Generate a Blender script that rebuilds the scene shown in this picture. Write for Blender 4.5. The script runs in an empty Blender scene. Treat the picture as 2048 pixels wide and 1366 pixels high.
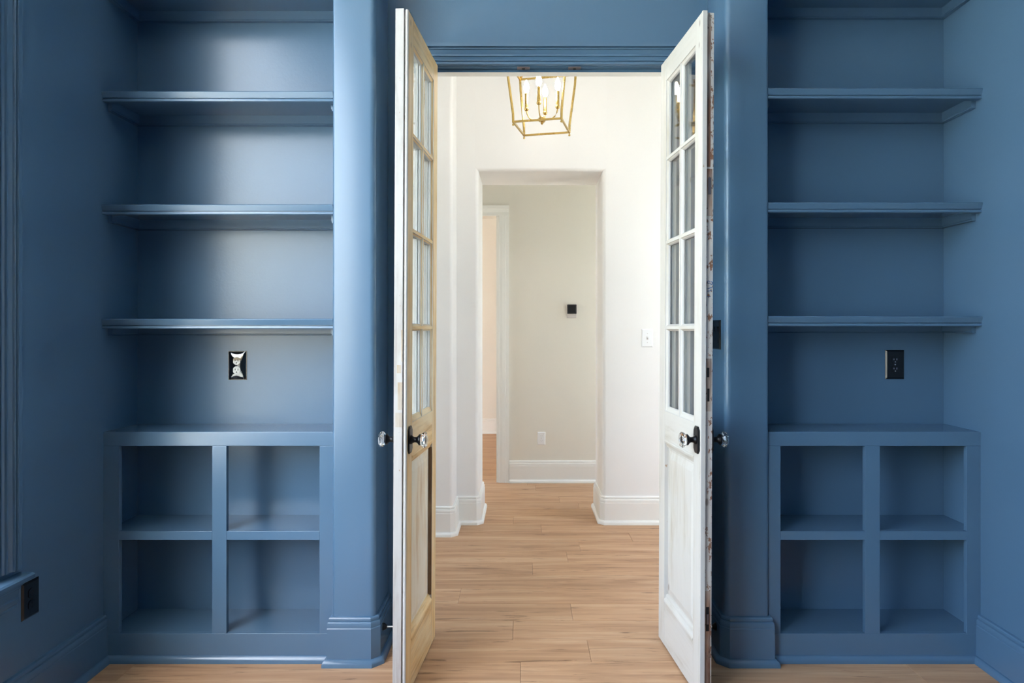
import bpy, bmesh, math, random
from mathutils import Vector, Matrix
random.seed(7)
S = bpy.context.scene
COL = S.collection

# ------------------------------------------------------------------ camera, sky, exposure
cam_d = bpy.data.cameras.new('camera')
cam = bpy.data.objects.new('camera', cam_d)
COL.objects.link(cam)
cam.location = (0, 0, 1.30)
cam.rotation_euler = (math.pi / 2, 0, 0)
cam_d.sensor_fit = 'HORIZONTAL'
cam_d.sensor_width = 36.0
cam_d.lens = 36.0 * 1365 / 2048
cam_d.shift_x = -22.0 / 2048
cam_d.shift_y = -23.0 / 2048
cam_d.clip_start = 0.05
S.camera = cam

world = bpy.data.worlds.new('world')
S.world = world
world.use_nodes = True
wn = world.node_tree.nodes
wl = world.node_tree.links
wn.clear()
w_out = wn.new('ShaderNodeOutputWorld')
w_bg = wn.new('ShaderNodeBackground')
w_sky = wn.new('ShaderNodeTexSky')
w_sky.sky_type = 'NISHITA'
w_sky.sun_disc = False
w_sky.sun_elevation = math.radians(45)
w_sky.sun_rotation = math.radians(172)
w_sky.air_density = 1.0
w_sky.dust_density = 3.0
w_sky.ozone_density = 1.0
SKY_STRENGTH = 3.2
w_bg.inputs['Strength'].default_value = SKY_STRENGTH
w_hs = wn.new('ShaderNodeHueSaturation')
w_hs.inputs['Saturation'].default_value = 0.8
wl.new(w_sky.outputs['Color'], w_hs.inputs['Color'])
wl.new(w_hs.outputs['Color'], w_bg.inputs['Color'])
wl.new(w_bg.outputs['Background'], w_out.inputs['Surface'])

sun_d = bpy.data.lights.new('sun', 'SUN')
sun_d.energy = 45.0
sun_d.angle = math.radians(0.53)
sun_d.color = (1.0, 0.98, 0.95)
sun = bpy.data.objects.new('sun', sun_d)
COL.objects.link(sun)
_az, _el = math.radians(172), math.radians(45)
sun.rotation_euler = Vector((math.sin(_az) * math.cos(_el), math.cos(_az) * math.cos(_el), math.sin(_el))).to_track_quat('Z', 'Y').to_euler()

S.view_settings.view_transform = 'Standard'
S.view_settings.look = 'None'
S.view_settings.gamma = 1.0
S.view_settings.use_curve_mapping = False
S.view_settings.exposure = -0.1
BULB_STRENGTH = 110.0

S.cycles.use_denoising = True
S.cycles.max_bounces = 12
S.cycles.diffuse_bounces = 6
S.cycles.glossy_bounces = 4
S.cycles.transmission_bounces = 8
S.cycles.transparent_max_bounces = 16
S.cycles.caustics_reflective = False
S.cycles.caustics_refractive = False
S.cycles.sample_clamp_indirect = 8.0


def portal(loc, rot, sx, sy):
    d = bpy.data.lights.new('window_portal', 'AREA')
    d.shape = 'RECTANGLE'
    d.size, d.size_y = sx, sy
    d.cycles.is_portal = True
    o = bpy.data.objects.new('window_portal', d)
    COL.objects.link(o)
    o.location = loc
    o.rotation_euler = rot
    return o


# key distances (metres, camera at the origin looking along +Y)
XL, XR = -1.642, 1.791          # side walls of the blue room
YB = 2.907                      # wall that holds the doors, back of the alcoves
YH = 2.985                      # hall side of that wall
YF = 2.671                      # front of the built-in cabinets
YC = 2.655                      # front of the piers
ZC = 3.66                       # ceiling
YREAR = -3.0
PL0, PL1 = -0.741, -0.575       # left pier
PR0, PR1 = 0.787, 0.9555        # right pier
JL, JR = -0.412, 0.6245         # door opening
ZHEAD = 2.421
YS, YS2 = 4.576, 5.04           # wall with the passage through it
YFAR = 5.82
XHL, XHR = -2.4, 2.2            # hall ends
WIN = (-1.1, 2.11, 0.53, 3.40) # window in the left wall: y0 y1 z0 z1

portal((XL - 0.08, (WIN[0] + WIN[1]) / 2, (WIN[2] + WIN[3]) / 2), (0, -math.pi / 2, 0), WIN[3] - WIN[2], WIN[1] - WIN[0])
portal((XHL - 0.08, 3.65, 1.475), (0, -math.pi / 2, 0), 1.95, 0.6)
portal((XHL - 0.08, 5.43, 1.5), (0, -math.pi / 2, 0), 2.4, 0.62)
portal((XHR + 0.08, 5.43, 1.5), (0, math.pi / 2, 0), 2.4, 0.62)
portal((XHR + 0.08, 3.65, 1.95), (0, math.pi / 2, 0), 2.5, 0.6)
portal((-3.28, 7.1, 1.6), (0, -math.pi / 2, 0), 1.4, 0.6)

# ------------------------------------------------------------------ materials
def srgb(r, g, b):
    def f(c):
        c /= 255.0
        return c / 12.92 if c <= 0.04045 else ((c + 0.055) / 1.055) ** 2.4
    return (f(r), f(g), f(b), 1.0)


class NT:
    def __init__(self, name):
        self.m = bpy.data.materials.new(name)
        self.m.use_nodes = True
        self.t = self.m.node_tree
        self.t.nodes.clear()
        self.out = self.t.nodes.new('ShaderNodeOutputMaterial')

    def n(self, typ, **kw):
        nd = self.t.nodes.new(typ)
        for k, v in kw.items():
            if k in nd.inputs:
                nd.inputs[k].default_value = v
            else:
                setattr(nd, k, v)
        return nd

    def l(self, a, b):
        self.t.links.new(a, b)

    def surf(self, nd):
        self.l(nd.outputs[0], self.out.inputs['Surface'])

    def principled(self, color=None, rough=0.5, metal=0.0, **kw):
        p = self.n('ShaderNodeBsdfPrincipled')
        if color is not None:
            p.inputs['Base Color'].default_value = color
        p.inputs['Roughness'].default_value = rough
        p.inputs['Metallic'].default_value = metal
        for k, v in kw.items():
            p.inputs[k.replace('_', ' ')].default_value = v
        self.surf(p)
        return p

    def coords(self, scale=(1, 1, 1), kind='Object', loc=(0, 0, 0)):
        tc = self.n('ShaderNodeTexCoord')
        mp = self.n('ShaderNodeMapping')
        mp.inputs['Scale'].default_value = scale
        mp.inputs['Location'].default_value = loc
        self.l(tc.outputs[kind], mp.inputs['Vector'])
        return mp.outputs['Vector']

    def noise(self, vec, scale=5.0, detail=3.0, rough=0.5, dist=0.0):
        nd = self.n('ShaderNodeTexNoise')
        nd.inputs['Scale'].default_value = scale
        nd.inputs['Detail'].default_value = detail
        nd.inputs['Roughness'].default_value = rough
        nd.inputs['Distortion'].default_value = dist
        self.l(vec, nd.inputs['Vector'])
        return nd.outputs['Fac']

    def ramp(self, fac, stops):
        r = self.n('ShaderNodeValToRGB')
        cr = r.color_ramp
        while len(cr.elements) < len(stops):
            cr.elements.new(0.5)
        for e, (p, c) in zip(cr.elements, stops):
            e.position = p
            e.color = c if len(c) == 4 else (*c, 1)
        self.l(fac, r.inputs['Fac'])
        return r.outputs['Color']

    def mix(self, fac, a, b, mode='MIX'):
        m = self.n('ShaderNodeMix', data_type='RGBA', blend_type=mode)
        for sock, val in ((m.inputs['Factor'], fac), (m.inputs['A'] if False else m.inputs[6], a), (m.inputs[7], b)):
            if isinstance(val, (int, float)):
                sock.default_value = val
            elif isinstance(val, tuple):
                sock.default_value = val
            else:
                self.l(val, sock)
        return m.outputs[2]

    def math(self, op, a, b=0.0, clamp=False):
        m = self.n('ShaderNodeMath', operation=op, use_clamp=clamp)
        for sock, val in ((m.inputs[0], a), (m.inputs[1], b)):
            if isinstance(val, (int, float)):
                sock.default_value = val
            else:
                self.l(val, sock)
        return m.outputs[0]

    def bump(self, p, height, strength=0.1, dist=0.01):
        b = self.n('ShaderNodeBump')
        b.inputs['Strength'].default_value = strength
        b.inputs['Distance'].default_value = dist
        self.l(height, b.inputs['Height'])
        self.l(b.outputs['Normal'], p.inputs['Normal'])


def paint(name, color, rough, peel=0.08, scale=90.0, var=0.05, spec=0.5):
    t = NT(name)
    p = t.principled(color, rough, Specular_IOR_Level=spec)
    v = t.coords(kind='Object')
    h = t.noise(v, scale, 2.0, 0.6)
    if peel > 0:
        t.bump(p, h, peel, 0.002)
    n2 = t.noise(v, 2.5, 3.0)
    dark = tuple(c * (1 - var) for c in color[:3]) + (1,)
    t.l(t.mix(n2, dark, color), p.inputs['Base Color'])
    return t.m


BLUE = srgb(78, 108, 135)
M_BLUE = paint('blue_wall_paint', BLUE, 0.30, 0.06, 110, spec=0.6)
M_BLUE_GLOSS = paint('blue_alcove_paint', BLUE, 0.24, 0.12, 85, spec=0.40)
M_BLUE_TRIM = paint('blue_trim_paint', BLUE, 0.24, 0.03, 60, spec=0.6)
M_WHITE = paint('white_wall_paint', srgb(238, 236, 233), 0.55, 0.05, 110, 0.02)
M_GREIGE = paint('greige_wall_paint', srgb(228, 223, 212), 0.55, 0.05, 110, 0.02)
M_WTRIM = paint('white_trim_paint', srgb(238, 237, 232), 0.35, 0.02, 60, 0.01)
M_CEIL = paint('ceiling_paint', srgb(240, 240, 240), 0.8, 0.05, 110, 0.02)
M_EXT = paint('outside_wall_paint', srgb(200, 196, 188), 0.8, 0.1, 50)


def simple(name, color, rough=0.5, metal=0.0, **kw):
    t = NT(name)
    p = t.principled(color, rough, metal, **kw)
    v = t.coords()
    n = t.noise(v, 40.0, 2.0)
    mr = t.n('ShaderNodeMapRange')
    mr.inputs['To Min'].default_value = rough * 0.85
    mr.inputs['To Max'].default_value = min(1.0, rough * 1.15)
    t.l(n, mr.inputs['Value'])
    t.l(mr.outputs['Result'], p.inputs['Roughness'])
    return t.m


M_BLACK = simple('black_plastic', srgb(12, 12, 14), 0.25)
M_BLACKGLOSS = simple('mirror_gloss_black', srgb(14, 15, 15), 0.02, 0.0, Specular_IOR_Level=1.0)
M_DARK = simple('dark_slot', srgb(6, 6, 7), 0.6)
M_IRON = simple('black_iron', srgb(22, 23, 27), 0.38, 0.6)
M_CHROME = simple('polished_dark_chrome', (0.62, 0.62, 0.62, 1), 0.04, 1.0)
M_STEEL = simple('brushed_steel', (0.5, 0.5, 0.52, 1), 0.3, 1.0)
M_BRONZE = simple('tarnished_plate', srgb(120, 110, 112), 0.4, 0.8)
M_GOLD = simple('satin_brass', (0.56, 0.39, 0.13, 1), 0.28, 1.0)
M_WPLASTIC = simple('white_plastic', srgb(238, 238, 238), 0.35)
M_GREYPL = simple('pale_grey_plastic', srgb(205, 198, 194), 0.4)
M_SCREEN = simple('thermostat_face', srgb(45, 43, 42), 0.2)
M_GAP = simple('underlay', srgb(60, 42, 28), 0.9)
M_INK = simple('blue_ink', srgb(40, 90, 150), 0.7)
M_BOUNCE_GROUND = simple('pale_bounce_ground', srgb(186, 187, 178), 0.9)  # unseen ground, kept pale to bounce daylight up to the ceiling

t = NT('clear_glass')
g = t.n('ShaderNodeBsdfGlossy')
g.inputs['Roughness'].default_value = 0.01
tr = t.n('ShaderNodeBsdfTransparent')
tr.inputs['Color'].default_value = (0.96, 0.98, 0.97, 1)
fr = t.n('ShaderNodeFresnel')
gb_ = t.n('ShaderNodeNewGeometry')
ior = t.n('ShaderNodeMapRange')
ior.inputs['To Min'].default_value = 1.5
ior.inputs['To Max'].default_value = 1 / 1.5
t.l(gb_.outputs['Backfacing'], ior.inputs['Value'])
t.l(ior.outputs['Result'], fr.inputs['IOR'])
ms = t.n('ShaderNodeMixShader')
t.l(fr.outputs[0], ms.inputs[0])
t.l(tr.outputs[0], ms.inputs[1])
t.l(g.outputs[0], ms.inputs[2])
t.surf(ms)
M_PANE = t.m

t = NT('knob_crystal')
t.principled((1, 1, 1, 1), 0.0, 0.0, Transmission_Weight=1.0, IOR=1.5)
M_CRYSTAL = t.m

t = NT('lit_bulb')
e = t.n('ShaderNodeEmission')
e.inputs['Color'].default_value = (1.0, 0.94, 0.87, 1)
e.inputs['Strength'].default_value = BULB_STRENGTH
t.surf(e)
M_BULB = t.m

# oak-look floor plank
t = NT('oak_plank')
p = t.principled(None, 0.50, Specular_IOR_Level=0.35)
tc = t.n('ShaderNodeTexCoord')
oi = t.n('ShaderNodeObjectInfo')
ge = t.n('ShaderNodeNewGeometry')
off = t.n('ShaderNodeVectorMath', operation='SCALE')
cmb = t.n('ShaderNodeCombineXYZ')
for i in range(3):
    t.l(oi.outputs['Random'], cmb.inputs[i])
t.l(cmb.outputs[0], off.inputs[0])
off.inputs['Scale'].default_value = 53.0
add = t.n('ShaderNodeVectorMath', operation='ADD')
t.l(ge.outputs['Position'], add.inputs[0])
t.l(off.outputs[0], add.inputs[1])


def stretched(sc):
    mp = t.n('ShaderNodeMapping')
    mp.inputs['Scale'].default_value = sc
    t.l(add.outputs[0], mp.inputs['Vector'])
    return mp.outputs['Vector']


fine = t.noise(stretched((3.0, 90.0, 1.0)), 1.0, 5.0, 0.65)
broad = t.noise(stretched((1.1, 13.0, 1.0)), 1.0, 3.0, 0.55, 1.2)
crk = t.noise(stretched((2.6, 34.0, 1.0)), 1.0, 5.0, 0.62, 1.6)
c1 = t.ramp(broad, [(0.28, srgb(168, 128, 96)), (0.50, srgb(193, 152, 117)), (0.72, srgb(207, 170, 136))])
c2 = t.mix(t.math('MULTIPLY', t.ramp(fine, [(0.35, (1, 1, 1)), (0.62, (0, 0, 0))]), 0.35), c1, srgb(150, 112, 82))
c3 = t.mix(t.math('MULTIPLY', t.ramp(crk, [(0.325, (1, 1, 1)), (0.41, (0, 0, 0))]), 0.75), c2, srgb(112, 80, 56))
tone = t.n('ShaderNodeHueSaturation')
mr = t.n('ShaderNodeMapRange')
mr.inputs['To Min'].default_value = 0.94
mr.inputs['To Max'].default_value = 1.04
t.l(oi.outputs['Random'], mr.inputs['Value'])
t.l(mr.outputs['Result'], tone.inputs['Value'])
t.l(c3, tone.inputs['Color'])
t.l(tone.outputs['Color'], p.inputs['Base Color'])
t.bump(p, fine, 0.08, 0.002)
M_OAK = t.m


def old_wood(name, vertical, light, mid, dark, wash, wash_amt, chip=None, chip_amt=0.0, rough=0.6):
    """weathered door timber: grain runs along the piece, a worn wash of paint over it, chips to the wood"""
    t = NT(name)
    p = t.principled(None, rough)
    sc = (26, 26, 1.3) if vertical else (1.6, 26, 30)
    v = t.coords(sc)
    g1 = t.noise(v, 1.0, 4.0, 0.6, 1.5)
    g2 = t.noise(v, 3.2, 4.0, 0.7)
    col = t.ramp(g1, [(0.30, dark), (0.50, mid), (0.70, light)])
    col = t.mix(t.math('MULTIPLY', t.ramp(g2, [(0.38, (1, 1, 1)), (0.56, (0, 0, 0))]), 0.35), col, dark)
    v2 = t.coords((9, 9, 2.2) if vertical else (2.2, 9, 9))
    b1 = t.noise(v2, 1.0, 5.0, 0.62)
    lo = 0.72 - 0.5 * wash_amt
    wf = t.ramp(b1, [(max(0.0, lo - 0.10), (0, 0, 0)), (min(1.0, lo + 0.12), (1, 1, 1))])
    wf = t.math('MULTIPLY', wf, 0.88)
    col = t.mix(wf, col, wash)
    # small knots and nail marks
    vo = t.n('ShaderNodeTexVoronoi', feature='F1')
    vo.inputs['Scale'].default_value = 1.0
    t.l(t.coords((7, 7, 3.5) if vertical else (4, 7, 7)), vo.inputs['Vector'])
    k = t.ramp(vo.outputs['Distance'], [(0.035, (1, 1, 1)), (0.06, (0, 0, 0))])
    col = t.mix(t.math('MULTIPLY', k, 0.6), col, srgb(95, 72, 52))
    if chip is not None:
        cv = t.coords((60, 60, 34))
        cn = t.noise(cv, 1.0, 5.0, 0.7)
        lo = 0.78 - 0.5 * chip_amt
        cf = t.ramp(cn, [(lo, (0, 0, 0)), (lo + 0.03, (1, 1, 1))])
        col = t.mix(cf, col, chip)
    t.l(col, p.inputs['Base Color'])
    t.bump(p, g2, 0.25, 0.002)
    return t.m


PINE_L, PINE_M, PINE_D = srgb(240, 208, 152), srgb(230, 192, 134), srgb(188, 144, 90)
CRM_L, CRM_M, CRM_D = srgb(200, 194, 180), srgb(190, 182, 166), srgb(160, 146, 122)
WASH = srgb(192, 190, 187)
M_PINE_V = old_wood('bare_pine_upright', True, PINE_L, PINE_M, PINE_D, srgb(232, 212, 174), 0.38)
M_PINE_H = old_wood('bare_pine_crosswise', False, PINE_L, PINE_M, PINE_D, srgb(232, 212, 174), 0.38)
M_PINEWASH_V = old_wood('washed_pine_panel', True, PINE_L, srgb(226, 206, 172), PINE_D, srgb(232, 224, 206), 0.65)
M_CREAM_V = old_wood('cream_paint_upright', True, CRM_L, CRM_M, CRM_D, srgb(202, 198, 190), 0.70)
M_CREAM_H = old_wood('cream_paint_crosswise', False, CRM_L, CRM_M, CRM_D, srgb(202, 198, 190), 0.70)
M_WASH = old_wood('worn_white_edge', True, WASH, srgb(180, 172, 162), srgb(146, 130, 112), WASH, 0.85, srgb(150, 122, 92), 0.18)
M_WASH_H = old_wood('worn_white_edge_crosswise', False, WASH, srgb(180, 172, 162), srgb(146, 130, 112), WASH, 0.8, srgb(150, 122, 92), 0.16)
M_EDGE = old_wood('weathered_meeting_edge', True, srgb(176, 173, 170), srgb(162, 154, 146), srgb(120, 104, 90), srgb(178, 175, 172), 0.62, srgb(140, 112, 84), 0.20)
M_EDGE_BARE = old_wood('bare_meeting_edge', True, srgb(176, 160, 138), srgb(166, 144, 114), srgb(124, 98, 70), srgb(178, 172, 164), 0.35, srgb(120, 92, 64), 0.2)
M_CHIP = old_wood('chipped_paint_edge', True, srgb(196, 190, 182), srgb(184, 174, 164), srgb(140, 120, 104), srgb(198, 194, 190), 0.75, srgb(126, 88, 66), 0.46)
M_RUST = old_wood('rusty_lock_plate', True, srgb(150, 112, 88), srgb(122, 86, 68), srgb(80, 56, 46), srgb(196, 186, 176), 0.34, srgb(70, 48, 40), 0.3)
M_ROUGH = old_wood('rough_brown_wood', True, srgb(150, 118, 84), srgb(118, 88, 60), srgb(72, 50, 34), srgb(180, 156, 124), 0.18)


# ------------------------------------------------------------------ mesh building
class MB:
    def __init__(self, xf=None):
        self.v, self.f, self.mi = [], [], []
        self.xf = xf

    def add(self, verts, faces, mi=0):
        b = len(self.v)
        for q in verts:
            q = Vector(q)
            self.v.append(self.xf(q) if self.xf else q)
        for f in faces:
            self.f.append([b + i for i in f])
            self.mi.append(mi)
        return self

    def box(self, x0, x1, y0, y1, z0, z1, mi=0):
        return self.add([(x0, y0, z0), (x1, y0, z0), (x1, y1, z0), (x0, y1, z0),
                         (x0, y0, z1), (x1, y0, z1), (x1, y1, z1), (x0, y1, z1)],
                        [(0, 3, 2, 1), (4, 5, 6, 7), (0, 1, 5, 4), (1, 2, 6, 5), (2, 3, 7, 6), (3, 0, 4, 7)], mi)

    def prism(self, pts, vec, mi=0):
        """closed polygon of 3D points pushed along vec"""
        n = len(pts)
        vec = Vector(vec)
        a = [Vector(q) for q in pts]
        b = [q + vec for q in a]
        faces = [tuple(range(n))[::-1], tuple(range(n, 2 * n))]
        faces += [(i, (i + 1) % n, n + (i + 1) % n, n + i) for i in range(n)]
        return self.add(a + b, faces, mi)

    def lathe(self, prof, origin, axis='z', seg=24, mi=0):
        """prof: (radius, height) pairs"""
        o = Vector(origin)
        verts, faces = [], []
        for r, h in prof:
            for k in range(seg):
                a = 2 * math.pi * k / seg
                c, s = r * math.cos(a), r * math.sin(a)
                if axis == 'z':
                    d = Vector((c, s, h))
                elif axis == 'x':
                    d = Vector((h, c, s))
                else:
                    d = Vector((c, h, s))
                verts.append(o + d)
        for i in range(len(prof) - 1):
            for k in range(seg):
                k2 = (k + 1) % seg
                faces.append((i * seg + k, i * seg + k2, (i + 1) * seg + k2, (i + 1) * seg + k))
        faces.append(tuple(range(seg))[::-1])
        faces.append(tuple((len(prof) - 1) * seg + k for k in range(seg)))
        return self.add(verts, faces, mi)

    def tube(self, path, r, seg=8, mi=0):
        path = [Vector(q) for q in path]
        verts, faces = [], []
        up = Vector((0.13, 0.21, 0.97))
        for i, q in enumerate(path):
            d = (path[min(i + 1, len(path) - 1)] - path[max(i - 1, 0)]).normalized()
            if abs(d.dot(up)) > 0.95:
                up2 = Vector((1, 0.1, 0))
            else:
                up2 = up
            a = d.cross(up2).normalized()
            b = d.cross(a).normalized()
            for k in range(seg):
                t_ = 2 * math.pi * k / seg
                verts.append(q + a * math.cos(t_) * r + b * math.sin(t_) * r)
        n = len(path)
        for i in range(n - 1):
            for k in range(seg):
                k2 = (k + 1) % seg
                faces.append((i * seg + k, i * seg + k2, (i + 1) * seg + k2, (i + 1) * seg + k))
        faces.append(tuple(range(seg))[::-1])
        faces.append(tuple((n - 1) * seg + k for k in range(seg)))
        return self.add(verts, faces, mi)

    def beam(self, p, q, s, ref=(0, 0, 1), mi=0):
        p, q = Vector(p), Vector(q)
        d = (q - p).normalized()
        ref = Vector(ref)
        if abs(d.dot(ref)) > 0.95:
            ref = Vector((1, 0, 0))
        a = d.cross(ref).normalized() * s / 2
        b = d.cross(a).normalized() * s / 2
        pts = [p + a + b, p + a - b, p - a - b, p - a + b]
        return self.prism(pts, q - p, mi)

    def sweep(self, prof, path, mi=0):
        """prof: closed (offset, z) outline, offset to the left of the path; mitred corners"""
        path = [Vector((x, y)) for x, y in path]
        n = len(path)
        m = len(prof)
        verts = []
        for i in range(n):
            dirs = []
            if i > 0:
                dirs.append((path[i] - path[i - 1]).normalized())
            if i < n - 1:
                dirs.append((path[i + 1] - path[i]).normalized())
            ns = [Vector((-d.y, d.x)) for d in dirs]
            nn = sum(ns, Vector((0, 0))).normalized()
            k = 1.0 / max(0.3, nn.dot(ns[0]))
            for d, z in prof:
                q = path[i] + nn * d * k
                verts.append((q.x, q.y, z))
        faces = []
        for i in range(n - 1):
            for j in range(m):
                j2 = (j + 1) % m
                faces.append((i * m + j, i * m + j2, (i + 1) * m + j2, (i + 1) * m + j))
        faces.append(tuple(range(m))[::-1])
        faces.append(tuple((n - 1) * m + j for j in range(m)))
        return self.add(verts, faces, mi)

    def build(self, name, mats, parent=None, smooth=None, bevel=0.0, seg=2, matfn=None, kind=None):
        if not isinstance(mats, (list, tuple)):
            mats = [mats]
        me = bpy.data.meshes.new(name)
        bm = bmesh.new()
        vs = [bm.verts.new(q) for q in self.v]
        for f, mi in zip(self.f, self.mi):
            try:
                fc = bm.faces.new([vs[i] for i in f])
                fc.material_index = mi
            except ValueError:
                pass
        bmesh.ops.recalc_face_normals(bm, faces=bm.faces)
        bm.normal_update()
        if matfn:
            for fc in bm.faces:
                fc.material_index = matfn(fc.normal, fc.calc_center_median())
        bm.to_mesh(me)
        bm.free()
        for m in mats:
            me.materials.append(m)
        o = bpy.data.objects.new(name, me)
        COL.objects.link(o)
        if parent is not None:
            o.parent = parent
        if bevel > 0:
            b = o.modifiers.new('soft_edges', 'BEVEL')
            b.width = bevel
            b.segments = seg
            b.limit_method = 'ANGLE'
            b.angle_limit = math.radians(40)
        if smooth is not None:
            for q in me.polygons:
                q.use_smooth = True
            me.set_sharp_from_angle(angle=math.radians(smooth))
        if kind:
            o['kind'] = kind
        return o


def empty(name, loc=(0, 0, 0), rot=(0, 0, 0)):
    o = bpy.data.objects.new(name, None)
    o.empty_display_size = 0.05
    COL.objects.link(o)
    o.location = loc
    o.rotation_euler = rot
    return o


def tag(o, label=None, cat=None, group=None, kind=None):
    if label:
        o['label'] = label
    if cat:
        o['category'] = cat
    if group:
        o['group'] = group
    if kind:
        o['kind'] = kind
    return o


def arc(cx, cy, r, a0, a1, n=6):
    return [(cx + r * math.cos(math.radians(a0 + (a1 - a0) * i / n)), cy + r * math.sin(math.radians(a0 + (a1 - a0) * i / n))) for i in range(n + 1)]


def flat(pts, z0):
    return [(x, y, z0) for x, y in pts]


# ------------------------------------------------------------------ floor with planks
floor = MB().box(XL - 0.15, XR + 0.15, YREAR - 0.15, YH, -0.12, -0.010).box(XHL - 0.15, XHR + 0.15, YH, YFAR + 0.12, -0.12, -0.010).box(-3.35, XHR + 0.15, YFAR + 0.12, 8.7, -0.12, -0.010).build('floor', M_GAP)
tag(floor, 'light oak plank floor running through the blue room and hall', 'floor', kind='structure')
PW, PLEN = 0.19, 1.5
Y_REF = 2.862
joint_at = {-2: -0.010, -1: 0.268, 0: -0.043, 1: 0.224, 2: -0.31, 4: 0.052, 6: 0.34, 7: 0.675}
gap = 0.0005
far_rest = MB()


def plank_into(mb, x0, x1, y0, y1, ox=0.0, oy=0.0):
    c = 0.0010
    x0 -= ox; x1 -= ox; y0 -= oy; y1 -= oy
    mb.add([(x0, y0, -0.010), (x1, y0, -0.010), (x1, y1, -0.010), (x0, y1, -0.010),
            (x0, y0, -c), (x1, y0, -c), (x1, y1, -c), (x0, y1, -c),
            (x0 + c, y0 + c, 0), (x1 - c, y0 + c, 0), (x1 - c, y1 - c, 0), (x0 + c, y1 - c, 0)],
           [(0, 1, 5, 4), (1, 2, 6, 5), (2, 3, 7, 6), (3, 0, 4, 7),
            (4, 5, 9, 8), (5, 6, 10, 9), (6, 7, 11, 10), (7, 4, 8, 11), (8, 9, 10, 11)])


for r in range(-34, 32):
    y0 = Y_REF + r * PW
    y1 = y0 + PW
    if y1 < YREAR or y0 > 8.7:
        continue
    j = joint_at.get(r, -0.7 + 1.4 * random.random())
    k0 = math.floor((-3.2 - j) / PLEN)
    x = j + k0 * PLEN
    lo, hi = (XL - 0.0, XR) if y1 < YB + 0.1 else ((XHL, XHR) if y0 < YS2 else (-3.2, 2.2))
    while x < hi:
        a, b = max(x, lo), min(x + PLEN, hi)
        if b - a > 0.02:
            if y0 > 1.3 and y1 < 6.1 and b > -2.0:
                m = MB()
                cx, cy = (a + b) / 2, (y0 + y1) / 2
                plank_into(m, a + gap, b - gap, y0 + gap, y1 - gap, cx, cy)
                o = m.build('plank', M_OAK, floor)
                o.location = (cx, cy, 0)
            else:
                plank_into(far_rest, a + gap, b - gap, y0 + gap, y1 - gap)
        x += PLEN
far_rest.build('plank_field', M_OAK, floor, kind='stuff')

tag(MB().box(-30, 30, -30, 40, -0.6, -0.3).build('ground', M_BOUNCE_GROUND), 'unseen paved ground outside, made pale to bounce daylight indoors', 'ground', kind='structure')
tag(MB().box(XL - 0.15, XR + 0.15, YREAR - 0.15, YH, ZC, ZC + 0.2).box(XHL - 0.15, XHR + 0.15, YH, YFAR + 0.12, ZC, ZC + 0.2).box(-3.35, XHR + 0.15, YFAR + 0.12, 8.7, ZC, ZC + 0.2).build('ceiling', [M_CEIL, M_BLUE], matfn=lambda n, c: 0), 'flat white ceiling over the room and hall', 'ceiling', kind='structure')


# ------------------------------------------------------------------ walls
def wall(name, mb, mats, label, matfn=None, **kw):
    return tag(mb.build(name, mats, matfn=matfn, **kw), label, 'wall', kind='structure')


TW = 0.15
wy0, wy1, wz0, wz1 = WIN
m = MB()
m.box(XL - TW, XL, YREAR, wy0, 0, ZC).box(XL - TW, XL, wy1, YH, 0, ZC)
m.box(XL - TW, XL, wy0, wy1, 0, wz0).box(XL - TW, XL, wy0, wy1, wz1, ZC)
wall('wall_left', m, [M_BLUE, M_EXT], 'blue painted wall with the window casing at its edge', lambda n, c: 1 if n.x < -0.5 else 0)
wall('wall_right', MB().box(XR, XR + TW, YREAR, YH, 0, ZC), M_BLUE, 'plain blue painted wall at the right end of the room')
wall('wall_rear', MB().box(XL - TW, XR + TW, YREAR - TW, YREAR, 0, ZC), M_BLUE, 'blue wall behind the camera')
m = MB()
m.box(XL, JL, YB, YH, 0, ZC).box(JR, XR, YB, YH, 0, ZC).box(JL, JR, YB, YH, ZHEAD + 0.01, ZC)
m.box(XHL - TW, XL, YB + 0.02, YH, 0, ZC).box(XR, XHR + TW, YB + 0.02, YH, 0, ZC)
wall('wall_back', m, [M_BLUE_GLOSS, M_WHITE], 'blue wall with the double door opening and glossy alcove backs',
     lambda n, c: 1 if (n.y > 0.5 or abs(n.x) > 0.5 or n.z < -0.5) else 0)

pier = [(PL0, YB)] + arc(PL0 + 0.010, YC + 0.010, 0.010, 180, 270, 4) + arc(PL1 - 0.022, YC + 0.022, 0.022, 270, 360, 8) + [(PL1, YB)]
wall('wall_pier_left', MB().prism(flat(pier, 0), (0, 0, ZC)), M_BLUE, 'blue pier with rounded corner between left alcove and doors', smooth=35)
pier = [(PR0, YB)] + arc(PR0 + 0.022, YC + 0.022, 0.022, 180, 270, 8) + arc(PR1 - 0.010, YC + 0.010, 0.010, 270, 360, 4) + [(PR1, YB)]
wall('wall_pier_right', MB().prism(flat(pier, 0), (0, 0, ZC)), M_BLUE, 'blue pier with rounded corner between doors and right alcove', smooth=35)

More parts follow.
